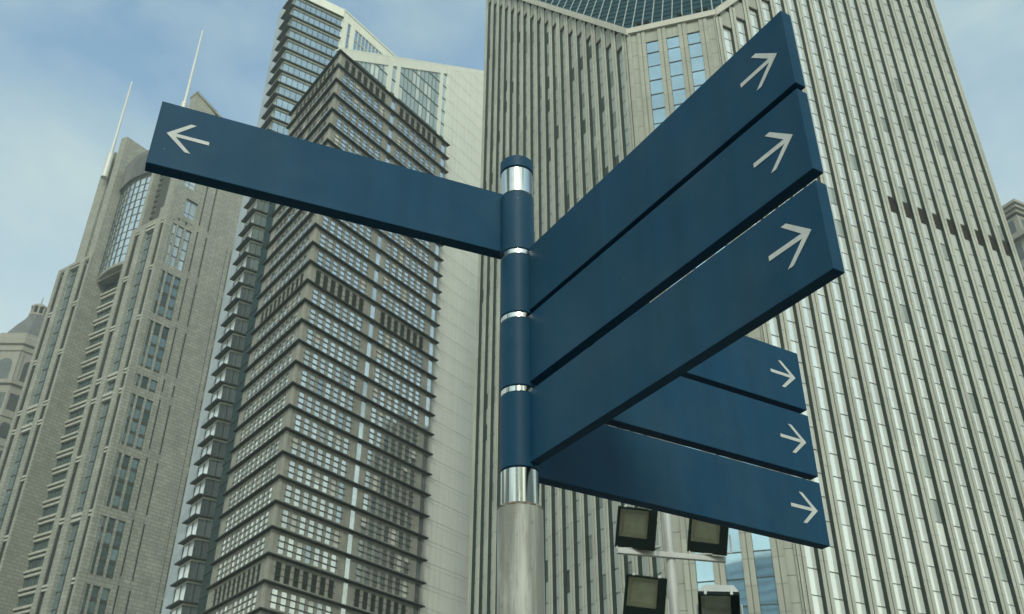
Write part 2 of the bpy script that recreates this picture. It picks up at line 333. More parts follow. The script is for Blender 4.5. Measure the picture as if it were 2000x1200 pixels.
# twin fins
def fin_mesh(b):
    pr = [(-.67, .84), (-.67, .07), (-.60, 0), (-.12, 0), (-.07, .07), (-.07, .22), (.07, .22), (.07, .07), (.12, 0), (.60, 0), (.67, .07), (.67, .84)]
    n = len(pr); b.v = [(x, y, 0) for x, y in pr]+[(x, y, 1) for x, y in pr]
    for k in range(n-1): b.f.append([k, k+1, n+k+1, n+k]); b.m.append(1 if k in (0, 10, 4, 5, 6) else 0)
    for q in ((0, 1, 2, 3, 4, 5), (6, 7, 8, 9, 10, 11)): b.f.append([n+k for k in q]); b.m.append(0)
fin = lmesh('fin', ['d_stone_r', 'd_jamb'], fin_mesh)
PR, PL = 3.52, 3.32
items = []
for k in range(19):
    t = 2.2-PR/2+PR*k
    if t < LEN_R: items.append((fin, FRR, t, 0, 0, 40, 0, (1, 1, ztr(t-0.7)+0.4)))
for k in range(19):
    t = -(1.25+PL*k)
    if -t < LEN_L+0.6: items.append((fin, FL, t, 0, 0, 40, 0, (1, 1, ztl(t+0.7)+0.4)))
pieces(dt, 'fin', items)
# windows
def win_mesh(wd, ht, mats, tran=0.085, proud=0.03):
    def fn(b):
        local_box(b, -wd/2, wd/2, 0.03, 0.09, 0, ht, 0)
        local_box(b, -wd/2, wd/2, -proud, 0.02, 0, tran, 1)
    return lmesh('window', mats, fn)
wr = win_mesh(PR-1.34-0.03, FH, ['d_glass', 'd_frame']); wl = win_mesh(PL-1.34-0.03, FH, ['d_glass', 'd_frame'])
def louvre_fn(b):
    wd = PR-1.38; local_box(b, -wd/2, wd/2, 0.02, 0.08, 0, FH, 0)
    for j in range(7): local_box(b, -wd/2, wd/2, -0.16, 0.01, 0.1+j*0.46, 0.3+j*0.46, 0)
lv = lmesh('louvre', ['d_louvre'], louvre_fn)
wrv = [win_mesh(PR-1.34-0.03, FH, [g, 'd_frame']) for g in ('e_pale', 'e_glass')]; wlv = [win_mesh(PL-1.34-0.03, FH, [g, 'd_frame']) for g in ('e_glass', 'b_glass')]
Z0W = 106.05-FH*31                      # storey grid
items = []; louv = []; heads = []
def head_fn(b): local_box(b, -0.5, 0.5, 0, 0.3, 0, 1, 0)
head = lmesh('head_panel', ['d_panel'], head_fn)
for k in range(18):
    t = 2.2+PR*k
    if t > LEN_R-1: continue
    top = ztr(t-0.98)-2.9; z = Z0W
    while z < min(top-0.4, 230):
        hs = min(1, (top-z)/FH)
        if k >= 9 and abs(z-106.05) < 0.5: louv.append((lv, FRR, t, -0.72, z, 4, 0))
        elif z > 8: items.append((random.choice(wrv) if random.random() < 0.06 else wr, FRR, t, -0.72, z, 4, 0.003, (1, 1, hs)))
        z += FH*hs
    heads.append((head, FRR, t, -0.22, z, 4, 0, (PR-1.36, 1, max(0.5, ztr(t-0.98)+1.2-z))))
for k in range(18):
    t = -(1.25+PL*k+PL/2)
    top = ztl(t+0.9)-2.9; z = Z0W+1.1
    while z < min(top-0.4, 230):
        hs = min(1, (top-z)/FH)
        if z > 8: items.append((random.choice(wlv) if random.random() < 0.15 else wl, FL, t, -0.72, z, 3, 0.003, (1, 1, hs)))
        z += FH*hs
    heads.append((head, FL, t, -0.22, z, 4, 0, (PL-1.36, 1, max(0.5, ztl(t+0.9)+1.2-z))))
# chamfer: three window columns between twin fins, stone panels at both ends
wc = win_mesh(2.12, FH, ['c_blue', 'd_frame'], 0.13, 0.06)
cols = [4.28, 7.94, 11.6]
for tcx in cols:
    z = 129.4+1.6-FH*39+0.65
    while z < 134.0:
        hs = min(1, (134.4-z)/FH)
        if z > 8: items.append((wc, FC, tcx, -0.35, z, 4, 0.004, (1, 1, hs)))
        z += FH*hs
    heads.append((head, FC, tcx, -0.2, z, 4, 0, (2.2, 1, ZC+0.2-z)))
pieces(dt, 'window', items, 'windows_beyond', 300)
pieces(dt, 'louvre', louv); pieces(dt, 'head_panel', heads)
cf = lmesh('chamfer_fin', ['d_fin2'], lambda b: local_box(b, -0.33, 0.33, 0, 0.6, 0, 1))
items = []
for t in (2.04, 2.84, 5.72, 6.5, 9.38, 10.16, 13.04, 13.84): items.append((cf, FC, t, 0.05, 0, 40, 0, (1, 1, ZC+0.3)))
for t in (0.2, LC-0.2): items.append((cf, FC, t, 0.0, 0, 40, 0, (1.1, 1, ZC+0.3)))
pieces(dt, 'chamfer_fin', items)
b = MB()
for t in (2.44, 6.11, 9.77, 13.44): b.box(FC, t-0.1, t+0.1, -0.6, -0.18, 0, ZC+0.2)
b.obj('groove_strip', 'd_panel', dt)
pn = lmesh('stone_panel', ['d_panel'], lambda b: local_box(b, -0.6, 0.6, 0, 0.3, 0.03, FH-0.03))
items = []
z = 129.4+1.6-FH*39+0.65
while z+FH < ZC+FH:
    zz = min(1, (ZC+0.2-z)/FH)
    for t in (1.1, LC-1.18):
        if z > 8: items.append((pn, FC, t, -0.22, z, 3, 0, (1, 1, zz)))
    z += FH
pieces(dt, 'stone_panel', items)
# raking parapets
b = MB(); b.bar(FL, -LEN_L, ztl(-LEN_L), 0.28, ztl(0.28), -1.3, 0.42, 1.75); b.obj('parapet', 'd_cap', dt)
b = MB(); b.bar(FRR, -0.28, ztr(-0.28), LEN_R, ztr(LEN_R), -1.3, 0.42, 1.75); b.obj('parapet', 'd_cap', dt)
b = MB(); b.bar(FC, 0, ZC, LC, ZC, -1.2, 0.34, 1.3); b.obj('parapet', 'd_cap', dt)
# sloping roof glazing between the rakes, rising at right angles to the chamfer
SL = 1.766; FU = Fr(P1[0], P1[1], -17.0)
zr = lambda t, q: ZC+0.5+SL*(q-0.9)                # q metres behind the chamfer
ql = 44.0; e1 = -ql*math.tan(R(44)); e2 = LC+ql*math.tan(R(46.5))
b = MB(); b.quad([FU.p(0.1, -0.9, zr(0, 0.9)), FU.p(LC-0.1, -0.9, zr(0, 0.9)), FU.p(e2-1, -ql, zr(0, ql)), FU.p(e1+1, -ql, zr(0, ql))])
b.obj('roof_glazing', 'roof_glass', dt)
t = -33.0
while t < 48:
    q0 = 0.9
    if t < 0.1: q0 = max(q0, -t/math.tan(R(44))+1.0)
    if t > LC-0.1: q0 = max(q0, (t-LC)/math.tan(R(46.5))+1.0)
    if q0 < ql-1:
        b = MB(); a0, a1 = FU.p(t, -q0, zr(0, q0)), FU.p(t, -ql, zr(0, ql)); dv = (FU.d[0]*0.08, FU.d[1]*0.08)
        b.poly8([(a0[0]-dv[0], a0[1]-dv[1], a0[2]), (a0[0]+dv[0], a0[1]+dv[1], a0[2]), (a1[0]+dv[0], a1[1]+dv[1], a1[2]), (a1[0]-dv[0], a1[1]-dv[1], a1[2])],
                [(a0[0]-dv[0], a0[1]-dv[1]-.15, a0[2]+.25), (a0[0]+dv[0], a0[1]+dv[1]-.15, a0[2]+.25), (a1[0]+dv[0], a1[1]+dv[1]-.15, a1[2]+.25), (a1[0]-dv[0], a1[1]-dv[1]-.15, a1[2]+.25)])
        b.obj('roof_mullion', 'roof_bar', dt)
    t += 1.86
b = MB(); q = 2.0
while q < ql-1:
    ta, tb = -max(0, q-1.5)*math.tan(R(44)), LC+max(0, q-1.5)*math.tan(R(46.5))
    b.box(FU, ta+0.5, tb-0.5, -q-0.03, -q+0.10, zr(0, q)-0.02, zr(0, q)+0.12)
    q += 1.9
o = b.obj('roof_transoms', 'link', dt); o['kind'] = 'stuff'
for t in (2.3, 3.7, 9.6, 12.9, 14.2):
    b = MB(); b.box(FC, t-0.08, t+0.08, -0.3, -0.1, ZC+1.3, ZC+1.9); b.box(FC, t-0.42, t+0.42, -0.45, 0.2, ZC+1.75, ZC+2.45); b.box(FC, t-0.36, t+0.36, 0.2, 0.34, ZC+1.82, ZC+2.38)
    b.obj('roof_lamp', 'black', dt)
KD = 95.0/YD                              # the tower's real size: storeys of 2.6 m, nearest corner 95 m away
dt.location = (P1[0]*KD, P1[1]*KD, 0); dt.scale = (KD, KD, KD)

# ================================================================== brown slab-banded annex and the pale tower behind it
C0 = (-0.254*145, 145.0); CR_ = Fr(C0[0], C0[1], 54.0); CL_ = Fr(C0[0], C0[1], -53.5)
FLC, ZT = 4.176, 0.0
ZT = 1.0734*145+1.6
NFL = 32
ct_ = thing('slab_banded_block', C0[0], C0[1], 'brown stone block banded by dark projecting floor slabs, sharp corner towards us', 'office block')
WP, TE, LE = -0.62, 36.5, 24.6         # wall plane, right end of wall, left end of wall
kk = math.tan(R(36.25)); cin = lambda d: d/kk
b = MB()
x = lambda fr, t, n: fr.p(t, n, 0)[:2]
def ell(d0, d1, z0, z1, te, le, mi=0):
    """L-shaped slab hugging both faces, from depth d0 to d1 behind the slab tips"""
    b.poly8([(*x(CR_, cin(d0), -d0), z0), (*x(CR_, te, -d0), z0), (*x(CR_, te, -d1), z0), (*x(CR_, cin(d1), -d1), z0)], [(*x(CR_, cin(d0), -d0), z1), (*x(CR_, te, -d0), z1), (*x(CR_, te, -d1), z1), (*x(CR_, cin(d1), -d1), z1)], mi)
    b.poly8([(*x(CL_, -le, -d0), z0), (*x(CL_, -cin(d0), -d0), z0), (*x(CL_, -cin(d1), -d1), z0), (*x(CL_, -le, -d1), z0)], [(*x(CL_, -le, -d0), z1), (*x(CL_, -cin(d0), -d0), z1), (*x(CL_, -cin(d1), -d1), z1), (*x(CL_, -le, -d1), z1)], mi)
ell(1.05, 2.7, 0, ZT-0.3, TE-0.1, LE-0.1); b.obj('core', 'd_back', ct_)
base = Vector(ct_.location)
b = MB(); ell(0.0, 1.0, 0.05, 0.26, 37.1, 24.9); ell(0.3, 1.0, -0.03, 0.046, 36.9, 24.7); slab = b.mesh('floor_slab', ['c_slab'], off=(base.x, base.y, 0))
for k in range(NFL):
    o = bpy.data.objects.new('floor_slab', slab); col.objects.link(o); o.parent = ct_; o.location = (0, 0, ZT-0.26-FLC*k)
# walls: piers and strips above and below the windows; (t0, t1) of every opening
PW = 1.90; WW = 1.22
open_r = [(2.45+PW*k, 2.45+PW*k+WW) for k in range(7)]+[(17.15, 18.35)]+[(19.95+PW*1.015*k, 19.95+PW*1.015*k+WW) for k in range(7)]+[(34.75, 36.1)]
open_l = [(-3.5-1.9*k-1.22, -3.5-1.9*k) for k in range(10)][::-1]
def wall(fr, opens, t0, t1, name, mat):
    b = MB(); edges = [t0]+[e for o in opens for e in o]+[t1]
    for k in range(0, len(edges), 2): b.box(fr, edges[k], edges[k+1], WP-0.42, WP, 0, ZT-0.27)
    for (a, c) in opens:
        tall = (abs(a-17.15) < .01 or abs(a-34.75) < .01) and fr is CR_
        for k in range(NFL):
            zt = ZT-FLC*k
            b.box(fr, a+0.002, c-0.002, WP-0.42, WP-0.03, zt-(0.42 if tall else 0.82), zt-0.27)
            b.box(fr, a+0.002, c-0.002, WP-0.42, WP-0.03, zt-FLC+0.002, zt-FLC+(0.05 if tall else 0.42))
    b.obj(name, mat, ct_)
wall(CR_, open_r, cin(0.62), TE, 'wall', 'c_wall'); wall(CL_, open_l, -LE, -cin(0.62), 'wall', 'c_wall_l')
WH = FLC-0.82-0.42
def cw(b, g, hh=WH, wd=WW, bars=True):
    local_box(b, -wd/2, wd/2, 0.03, 0.12, 0, hh, 0)
    for (x0, x1) in ((-wd/2, -wd/2+0.07), (wd/2-0.07, wd/2)): local_box(b, x0, x1, 0.0, 0.028, 0, hh, 1)
    if bars:
        for f in (0.325, 0.70): local_box(b, -wd/2-0.34, wd/2+0.34, -0.10, -0.065, hh*f-0.075, hh*f+0.075, 1)
        local_box(b, -wd/2+0.07, wd/2-0.07, 0.0, 0.028, 0, 0.07, 1)
def cblind(b, f): cw(b, 0); local_box(b, -WW/2+0.071, WW/2-0.071, 0.022, 0.029, WH*(1-f), WH-0.001, 2)
cvar = [lmesh('window', ['c_glass', 'd_frame', 'blind'], lambda b, f=f: cblind(b, f)) for f in (0.3, 0.55, 0.98)]+[lmesh('window', ['a_pale', 'd_frame'], lambda b: cw(b, 0)), lmesh('window', ['b_glass', 'd_frame'], lambda b: cw(b, 0))]
cwin = lmesh('window', ['c_glass', 'd_frame'], lambda b: cw(b, 0)); ctall = lmesh('window', ['c_glass', 'd_frame'], lambda b: cw(b, 0, FLC-0.47, 1.3, False))
def clv(b):
    local_box(b, -WW/2, WW/2, 0.10, 0.16, 0, WH, 0)
    for j in range(9): local_box(b, -WW/2, WW/2, 0.0, 0.095, 0.06+j*WH/9, 0.06+j*WH/9+0.16, 0)
    for f in (0.325, 0.70): local_box(b, -WW/2-0.34, WW/2+0.34, -0.10, -0.065, WH*f-0.05, WH*f+0.05, 0)
clou = lmesh('louvre', ['c_louvre'], clv)
items = []; lou = []
for k in range(NFL-1):
    zb = ZT-FLC*k-0.82-WH; mech = k in (0, 13, 26)
    for fr, ops in ((CR_, open_r), (CL_, open_l)):
        for (a, c) in ops:
            if c-a > 1.23 or abs(a-17.15) < .01:
                items.append((ctall, fr, (a+c)/2, WP-0.07, ZT-FLC*(k+1)+0.05, 2.2, 0.004)); continue
            (lou if mech else items).append((clou if mech else (random.choice(cvar) if random.random() < 0.24 else cwin), fr, (a+c)/2, WP-0.06, zb, 2.0, 0 if mech else 0.006))
pieces(ct_, 'window', items, 'windows_beyond'); pieces(ct_, 'louvre', lou)
# dark glass link at the left end
fr = CL_; b = MB(); b.box(fr, -31.6, -25.0, -7.0, -1.6, 0, 0.838*166); b.obj('glass_link', 'link', ct_)
for k in range(5, NFL): b = MB(); b.box(fr, -31.7, -25.0, -1.62, -1.48, ZT-FLC*k-0.25, ZT-FLC*k-0.08); b.obj('link_ledge', 'c_slab', ct_)

# ---- pale tower whose raked stone-and-glass front rises behind the annex
ER = CR_.shift(0, -3.0); et = thing('pale_stone_tower', ER.x, ER.y, 'pale stone tower with a raked roofline and green-tinted glazing, behind the brown block', 'skyscraper')
zrake = lambda t: 161.6+(t-2.8)*0.702
TE2 = 66.0
bk = Vector((math.cos(R(126.5)), math.sin(R(126.5))))*21
def eq(t, n, z, back): q = ER.p(t, n, z); return (q[0]+bk.x*back, q[1]+bk.y*back, z)
b = MB(); e4 = ((2.6, 0), (TE2, 0), (TE2, 1), (2.6, 1))
b.poly8([eq(t, -0.3, 0, k) for t, k in e4], [eq(t, -0.3, (zrake(t) if k == 0 else zrake(t)-4)-0.2, k) for t, k in e4]); b.obj('core', 'e_joint', et)
GL = [(5.0, 17.4), (18.8, 20.2), (21.4, 35.5), (36.6, 38.0)]
BAND = 3.0
b = MB()
sol = [2.6]+[e for g in GL for e in g]
for k in range(0, len(sol), 2):
    t0, t1 = sol[k], (sol[k+1] if k+1 < len(sol) else TE2)
    if k+1 < len(sol): b.box(ER, t0, t1, -0.29, 0.0, 100, zrake(t0)-0.1, 0, zrake(t1)-0.1)
for (t0, t1) in GL: b.bar(ER, t0+0.002, zrake(t0)-BAND, t1-0.002, zrake(t1)-BAND, -0.29, 0.001, BAND-0.1)
b.obj('stone_frame', 'e_stone', et)
b = MB(); b.bar(ER, 2.4, zrake(2.4)-0.25, TE2, zrake(TE2)-0.25, -1.5, 0.03, 0.4); b.obj('roof_edge', 'e_stone', et)
for gi, (t0, t1) in enumerate(GL):
    b = MB(); nc = max(1, round((t1-t0)/1.42)); cwid = (t1-t0)/nc
    for c in range(nc):
        a0, a1 = t0+c*cwid, t0+(c+1)*cwid; z = 120.0
        while z < zrake(a0)-BAND:
            za, zb2 = min(z+FLC, zrake(a0)-BAND+0.3), min(z+FLC, zrake(a1)-BAND+0.3); jn = random.gauss(0, 0.012)
            b.quad([ER.p(a0, -0.22, z), ER.p(a1, -0.22+jn, z), ER.p(a1, -0.22+jn, max(zb2, z+.01)), ER.p(a0, -0.22, max(za, z+.01))], 1 if random.random() < 0.2 else 0); z += FLC
    gz = b.obj('glazing', ['e_glass', 'e_pale'], et)
    b = MB()
    for c in range(1, nc): a0 = t0+c*cwid; b.box(ER, a0-0.06, a0+0.06, -0.2, -0.05, 110, zrake(a0)-BAND+0.2)
    z = 120.0
    while z < zrake(t1)-BAND:
        ts = max(t0, (z-161.6+BAND)/0.702+2.8)
        if ts < t1: b.box(ER, ts, t1, -0.2, -0.045, z-0.08, z+0.08)
        z += FLC
    b.obj('mullions', 'e_bar', gz)
b = MB(); b.bar(ER, 38.05, zrake(38.05)-1.5, TE2, zrake(TE2)-1.5, -0.29, 0.028, 1.25); b.obj('coping', 'e_stone', et)
pan = lmesh('stone_panel', ['e_stone'], lambda b: local_box(b, -0.745, 0.745, -0.02, 0.30, 0.03, FLC-0.85))
pan2 = lmesh('stone_panel', ['e_stone'], lambda b: local_box(b, -0.745, 0.745, 0.0, 0.30, FLC-0.79, FLC-0.03))
items = []
for c in range(18):
    t = 38.8+1.55*c; z = 12.0
    while z < zrake(t-0.75)-FLC:
        items.append((pan, ER, t, 0, z, 4, 0)); items.append((pan2, ER, t, 0, z, 0.9, 0)); z += FLC
    h = zrake(t-0.75)-0.15-z
    items.append((pan, ER, t, 0, z, 4, 0, (1, 1, h/(FLC-0.85))))
pieces(et, 'stone_panel', items, 'panels_beyond')

# ================================================================== tall glass tower with wrapped slabs (left of centre)
B0 = (-0.3325*183, 183.0); BR_ = Fr(B0[0], B0[1], 33.0); BL_ = Fr(B0[0], B0[1], -53.0)
bt_ = thing('glass_slab_tower', B0[0], B0[1], 'tall blue glass tower with dark slabs wrapping its corner, behind the brown block', 'skyscraper')
LB, LBL, ZB = 14.07, 6.0, 222.0
B1 = BR_.p(LB, 0, 0); BS = Fr(B1[0], B1[1], 54.0)
b = MB(); pts = [x(BL_, -11.6, -0.35), x(BL_, -0.4, -0.4), x(BR_, LB, -0.4), x(BS, 40, -0.4), x(BS, 40, -30), x(BL_, -11.6, -26)]
b.prism(pts, 0, ZB-0.5); b.obj('core', 'd_back', bt_)
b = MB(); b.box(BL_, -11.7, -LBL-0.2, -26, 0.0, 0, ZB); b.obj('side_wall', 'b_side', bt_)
zb0 = 1.1624*183+1.6; base = Vector(bt_.location)
b = MB()
def ell2(o1, o2, d1, z0, z1, te, le):
    """slab hugging the corner: o1 overhang of the front arm, o2 of the side arm, d1 depth behind the faces"""
    def crn(n1, n2):                              # where the two offset face lines meet
        (a1, c1, e1, f1) = (BR_.o[0], BR_.o[1], BL_.o[0], BL_.o[1]); k1 = n1+a1*B0[0]+c1*B0[1]; k2 = n2+e1*B0[0]+f1*B0[1]; dd = a1*f1-c1*e1
        return ((k1*f1-c1*k2)/dd, (a1*k2-k1*e1)/dd)
    co, cn = crn(o1, o2), crn(-d1, -d1)
    r4 = [co, x(BR_, te, o1), x(BR_, te, -d1), cn]; l4 = [x(BL_, -le, o2), co, cn, x(BL_, -le, -d1)]
    for q in (r4, l4): b.poly8([(*p, z0) for p in q], [(*p, z1) for p in q])
ell2(0.72, 1.2, 0.3, 0, 0.26, LB+0.2, LBL); slab2 = b.mesh('floor_slab', ['c_slab'], off=(base.x, base.y, 0))
b = MB()
nf, wdf = 9, LB/9
for c in range(nf):
    j = random.gauss(0, .01); b.quad([BR_.p(c*wdf, -0.1, 0), BR_.p((c+1)*wdf, -0.1+j, 0), BR_.p((c+1)*wdf, -0.1+j, 4.18-.7), BR_.p(c*wdf, -0.1, 4.18-.7)], 0)
    b.box(BR_, c*wdf-0.05, c*wdf+0.05, -0.1, 0.02, 0, 4.18-.7, 1)
b.box(BR_, 0.05, LB, -0.2, 0.05, 4.18-.7, 4.18-.3, 2)
for c in range(2):
    b.quad([BL_.p(-6+c*3, -0.1, 0), BL_.p(-3+c*3, -0.1, 0), BL_.p(-3+c*3, -0.1, 4.18-.7), BL_.p(-6+c*3, -0.1, 4.18-.7)], 3)
    b.box(BL_, -6+c*3-0.05, -6+c*3+0.05, -0.1, 0.02, 0, 4.18-.7, 1)
b.box(BL_, -LBL, -0.05, -0.2, 0.05, 4.18-.7, 4.18-.3, 2)
gband = b.mesh('glazing_band', ['b_glass', 'link', 'e_stone', 'b_pale'], off=(base.x, base.y, 0))
for k in range(-1, 48):
    z = zb0-4.18*k
    if z < 6: break
    o = bpy.data.objects.new('floor_slab', slab2); col.objects.link(o); o.parent = bt_; o.location = (0, 0, z-0.28)
    if z-0.28-4.18 > 0:
        o = bpy.data.objects.new('glazing_band', gband); col.objects.link(o); o.parent = bt_; o.location = (0, 0, z-4.18)
b = MB(); b.box(BR_, -0.6, LB+0.2, -8, 0.3, zb0+4.3, ZB); b.box(BL_, -LBL, 0.3, -8, 0.28, zb0+4.3, ZB-0.01); b.obj('roof_parapet', 'e_stone', bt_)
b = MB()
for t0, t1 in ((0.05, 2.4), (3.7, 5.4), (24, 40)): b.box(BS, t0, t1, -0.38, 0, 60, ZB)
for t0, t1 in ((2.4, 3.7), (5.4, 24)): b.box(BS, t0+0.002, t1-0.002, -0.38, -0.002, ZB-3.2, ZB-0.002)
b.obj('stone_frame', 'e_stone', bt_)
b = MB(); b.box(BS, 0.3, 40, -30, 0.2, ZB, ZB+0.5); b.obj('roof_edge', 'e_stone', bt_)
for t0, t1 in ((2.4, 3.7), (5.4, 24)):
    b = MB(); b.box(BS, t0, t1, -0.38, -0.25, 60, ZB-3.2); gz = b.obj('glazing', 'b_glass', bt_)
    b = MB(); t = t0
    while t < t1: b.box(BS, t-0.06, t+0.06, -0.24, -0.05, 60, ZB-3.2); t += 1.43
    z = ZB-3.2
    while z > 150: b.box(BS, t0, t1, -0.24, -0.06, z-0.08, z+0.08); z -= 4.18
    b.obj('mullions', 'e_joint', gz)

# ================================================================== rusticated twin-mast tower at left
A0 = (-0.446*190, 190.0); AF = Fr(A0[0], A0[1], -34.0); AR = Fr(A0[0], A0[1], 49.5)
at_ = thing('rusticated_stone_tower', A0[0], A0[1], 'grey rusticated stone tower with slit windows and two tall roof masts, at left', 'skyscraper')
ZS = [147.0, 133.0, 119.0, 105.0, 100.0, 86.0, 72.0, 58.0, 44.0, 30.0, 16.0]
b = MB()
b.box(AF, -43.4, -29.3, -9, -2.4, 0, 146); b.box(AF, -13.6, -0.75, -9, -2.4, 0, 146); b.box(AF, -43.3, -1, -24, -8.9, 0, 146.2)
b.box(AR, 0.9, 19.5, -9, -1.1, 0, 180); b.obj('core', 'a_dark', at_)
# --- right face
b = MB()
for t0, t1 in ((0, 1.7), (7.3, 8.58), (9.05, 11.25), (11.75, 17.55), (17.75, 18.9), (19.25, 19.7)):
    b.box(AR, t0, t1, -1.05, 0, 0, 147)
for t0, t1 in ((3.02, 3.5), (5.1, 5.6)): b.box(AR, t0, t1, -1.05, -0.06, 0, 147)
for z in ZS:
    for t0, t1, dz in ((1.7, 3.02, 0), (3.5, 5.1, 0), (5.6, 7.3, 0), (8.58, 9.05, 1.0), (11.25, 11.75, 0.6), (18.9, 19.25, 0.2)):
        b.box(AR, t0+.002, t1-.002, -1.05, -0.10, z-1.0+dz, z+1.0+dz)
b.box(AR, 17.55, 17.75, -1.05, -0.25, 0, 147)
sb = MB()
for t0, t1 in ((8.58, 9.05), (11.25, 11.75), (18.9, 19.25)): sb.box(AR, t0+.004, t1-.004, -1.04, -0.3, 0, 146.5)  # dark filling in the slits, in place of shade on their stone sides
sb.obj('slit_dark_fill', 'a_dark', at_)
b.box(AR, 0, 2.2, -3, 0, 147, 188); b.box(AR, 7.3, 8.58, -3, 0, 147, 183); b.box(AR, 9.05, 11.25, -3, 0, 147, 182); b.box(AR, 11.75, 19.7, -3, 0, 147, 180)
for t0, t1 in ((8.58, 9.05), (11.25, 11.75)): b.box(AR, t0, t1, -3, -0.4, 165, 180)
b.box(AR, 2.2, 7.3, -3, -0.02, 163.5, 188, 0, 184); b.box(AR, 2.2, 3.9, -3, -0.02, 148, 158); b.box(AR, 3.9, 7.3, -3, -0.021, 154.8, 158); b.box(AR, 3.9, 7.3, -3, -0.023, 148, 149.3); b.box(AR, 5.7, 7.3, -3, -0.022, 158.002, 163.49)
b.bar(AR, -0.2, 188, 19.9, 180.0, -3.2, 0.25, 0.8)
b.obj('right_wall', 'a_right', at_)
aw = lmesh('window', ['a_glass', 'a_dark'], lambda b: (local_box(b, -0.66, 0.66, 0.03, 0.1, 0, 3.46, 0), local_box(b, -0.66, 0.66, -0.04, 0.02, 0, 0.9, 1)))
aw2 = lmesh('window', ['a_glass', 'a_dark'], lambda b: (local_box(b, -0.80, 0.80, 0.03, 0.1, 0, 3.46, 0), local_box(b, -0.80, 0.80, -0.04, 0.02, 0, 0.9, 1)))
awd, aw2d = [lmesh('window', ['a_deep', 'a_dark'], lambda b, q=q: (local_box(b, -q, q, 0.03, 0.1, 0, 3.46, 0), local_box(b, -q, q, -0.04, 0.02, 0, 0.9, 1))) for q in (0.66, 0.80)]
awb = lmesh('window', ['a_pale', 'a_dark'], lambda b: (local_box(b, -0.66, 0.66, 0.03, 0.1, 0, 2.3, 0), local_box(b, -0.66, 0.66, -0.04, 0.02, 0, 0.2, 1)))
items = []
for za, zb3 in zip(ZS[:-1], ZS[1:]):
    n = max(1, round((za-zb3-2)/3.0)); hh = (za-zb3-2)/n
    for tcx, mm in ((2.36, aw), (4.3, aw2), (6.45, aw2)):
        for j in range(n):
            if za == 147.0 : items.append((awb, AR, tcx, -0.45, zb3+1+j*hh, 2, 0.01, (1, 1, hh/2.3)))
            else: items.append((mm if random.random() < 0.6 else (awd if mm is aw else aw2d), AR, tcx, -0.45, zb3+1+j*hh, 2, 0.008, (1, 1, hh/3.46)))
sq = lmesh('window', ['a_pale', 'a_dark'], lambda b: (local_box(b, -1.72, 1.72, 0.03, 0.1, 0, 5.5, 0), local_box(b, -1.72, 1.72, -0.02, 0.025, 1.5, 1.62, 1), local_box(b, -0.05, 0.05, -0.02, 0.025, 0, 5.5, 1)))
items += [(sq, AR, 3.9, -0.5, 158, 4, 0), (sq, AR, 5.6, -0.5, 149.3, 4, 0)]
# --- front: two projecting pier groups with a recess between
b = MB(); bl = MB(); g1 = MB(); g2 = MB()
def group(T, ztop, off):
    """T: pier and slot edges measured to the left from the corner: pier, slot, pier, glass, pier, slot, pier"""
    for k in (0, 2, 4, 6): b.box(AF, -T[k+1], -T[k], -2.35, 0 if k in (2, 4) else -0.02, 0, ztop)
    for k in (1, 5):
        mid = (T[k]+T[k+1])/2
        b.box(AF, -mid-0.13, -mid+0.13, -1.1, -0.5, 0, ztop-1.5)
        bl.box(AF, -T[k+1]+.002, -T[k]-.002, -2.3, -2.1, 0, ztop-0.5, 1)
        bl.box(AF, -T[k+1]+.003, -T[k+1]+.10, -2.05, -0.3, 0, ztop-1.4, 1); bl.box(AF, -mid+.132, -mid+.20, -1.9, -0.62, 0, ztop-1.6, 1)  # dark liners on slot sides and bars, shade given as colour
        for z in ZS:
            if z > ztop+1: continue
            bl.box(AF, -T[k+1]+.004, -T[k]-.004, -2.0, -0.12, z-0.5, z+0.0); bl.box(AF, -T[k+1]+.004, -T[k]-.004, -2.0, -0.2, z-1.3, z-0.85)
    g1.box(AF, -T[4]+.002, -T[3]-.002, -1.28, -1.05, 0, ztop-0.6)
    z = 3.5
    while z < ztop-1: g2.box(AF, -T[4]+.004, -T[3]-.004, -1.04, -0.96, z, z+0.25); z += 3.5
    g2.box(AF, -(T[3]+T[4])/2-0.09, -(T[3]+T[4])/2+0.09, -1.04, -0.9, 0, ztop-1)
    for z in ZS:
        if z in (147.0, 105.0, 100.0, 72.0, 44.0): bl.box(AF, -T[4]+.004, -T[3]-.004, -1.03, -0.12, z-0.6, z+0.1); bl.box(AF, -T[4]+.004, -T[3]-.004, -1.03, -0.25, z-1.6, z-1.0)
group([0.0, 0.6, 2.2, 4.2, 8.0, 9.9, 12.0, 13.7], 147.0, 0)
group([29.2, 30.0, 32.0, 34.0, 38.5, 40.3, 42.3, 43.6], 146.0, 0)
# caps, upper masses, side walls
b.box(AF, -13.7, 0, -3.5, -0.05, 147, 147.9); b.box(AF, -43.6, -29.2, -3.5, -0.05, 146, 146.9)
b.box(AF, -30.0, -29.21, -9, -1.31, 0, 187)                       # long blank flank beside the recess
b.box(AF, -32.0, -29.2, -14, -0.3, 146.9, 187); b.box(AF, -32.0, -29.2, -14, -0.28, 187, 188, 0, 187.4)
b.box(AF, -37.6, -33.6, -10, -0.5, 146.9, 184); b.box(AF, -33.6, -32.0, -10, -2.5, 146.9, 181)
b.box(AF, -5.5, -2.0, -8, -1.2, 147.9, 152.5); b.box(AF, -9.0, -5.5, -8, -2.0, 147.9, 157); b.box(AF, -12.6, -11.2, -8, -0.6, 147.9, 178); b.box(AF, -11.2, -9.0, -8, -2.6, 147.9, 176); b.box(AF, -9.0, -6.9, -8, -2.1, 157, 180); b.box(AF, -6.9, -0.2, -8, -3.2, 152, 186)
b.box(AF, -31, -10, -22, -9.2, 146, 181)
b.obj('front_wall', 'a_front', at_); bl.obj('lintels', ['a_lintel', 'a_dark'], at_)
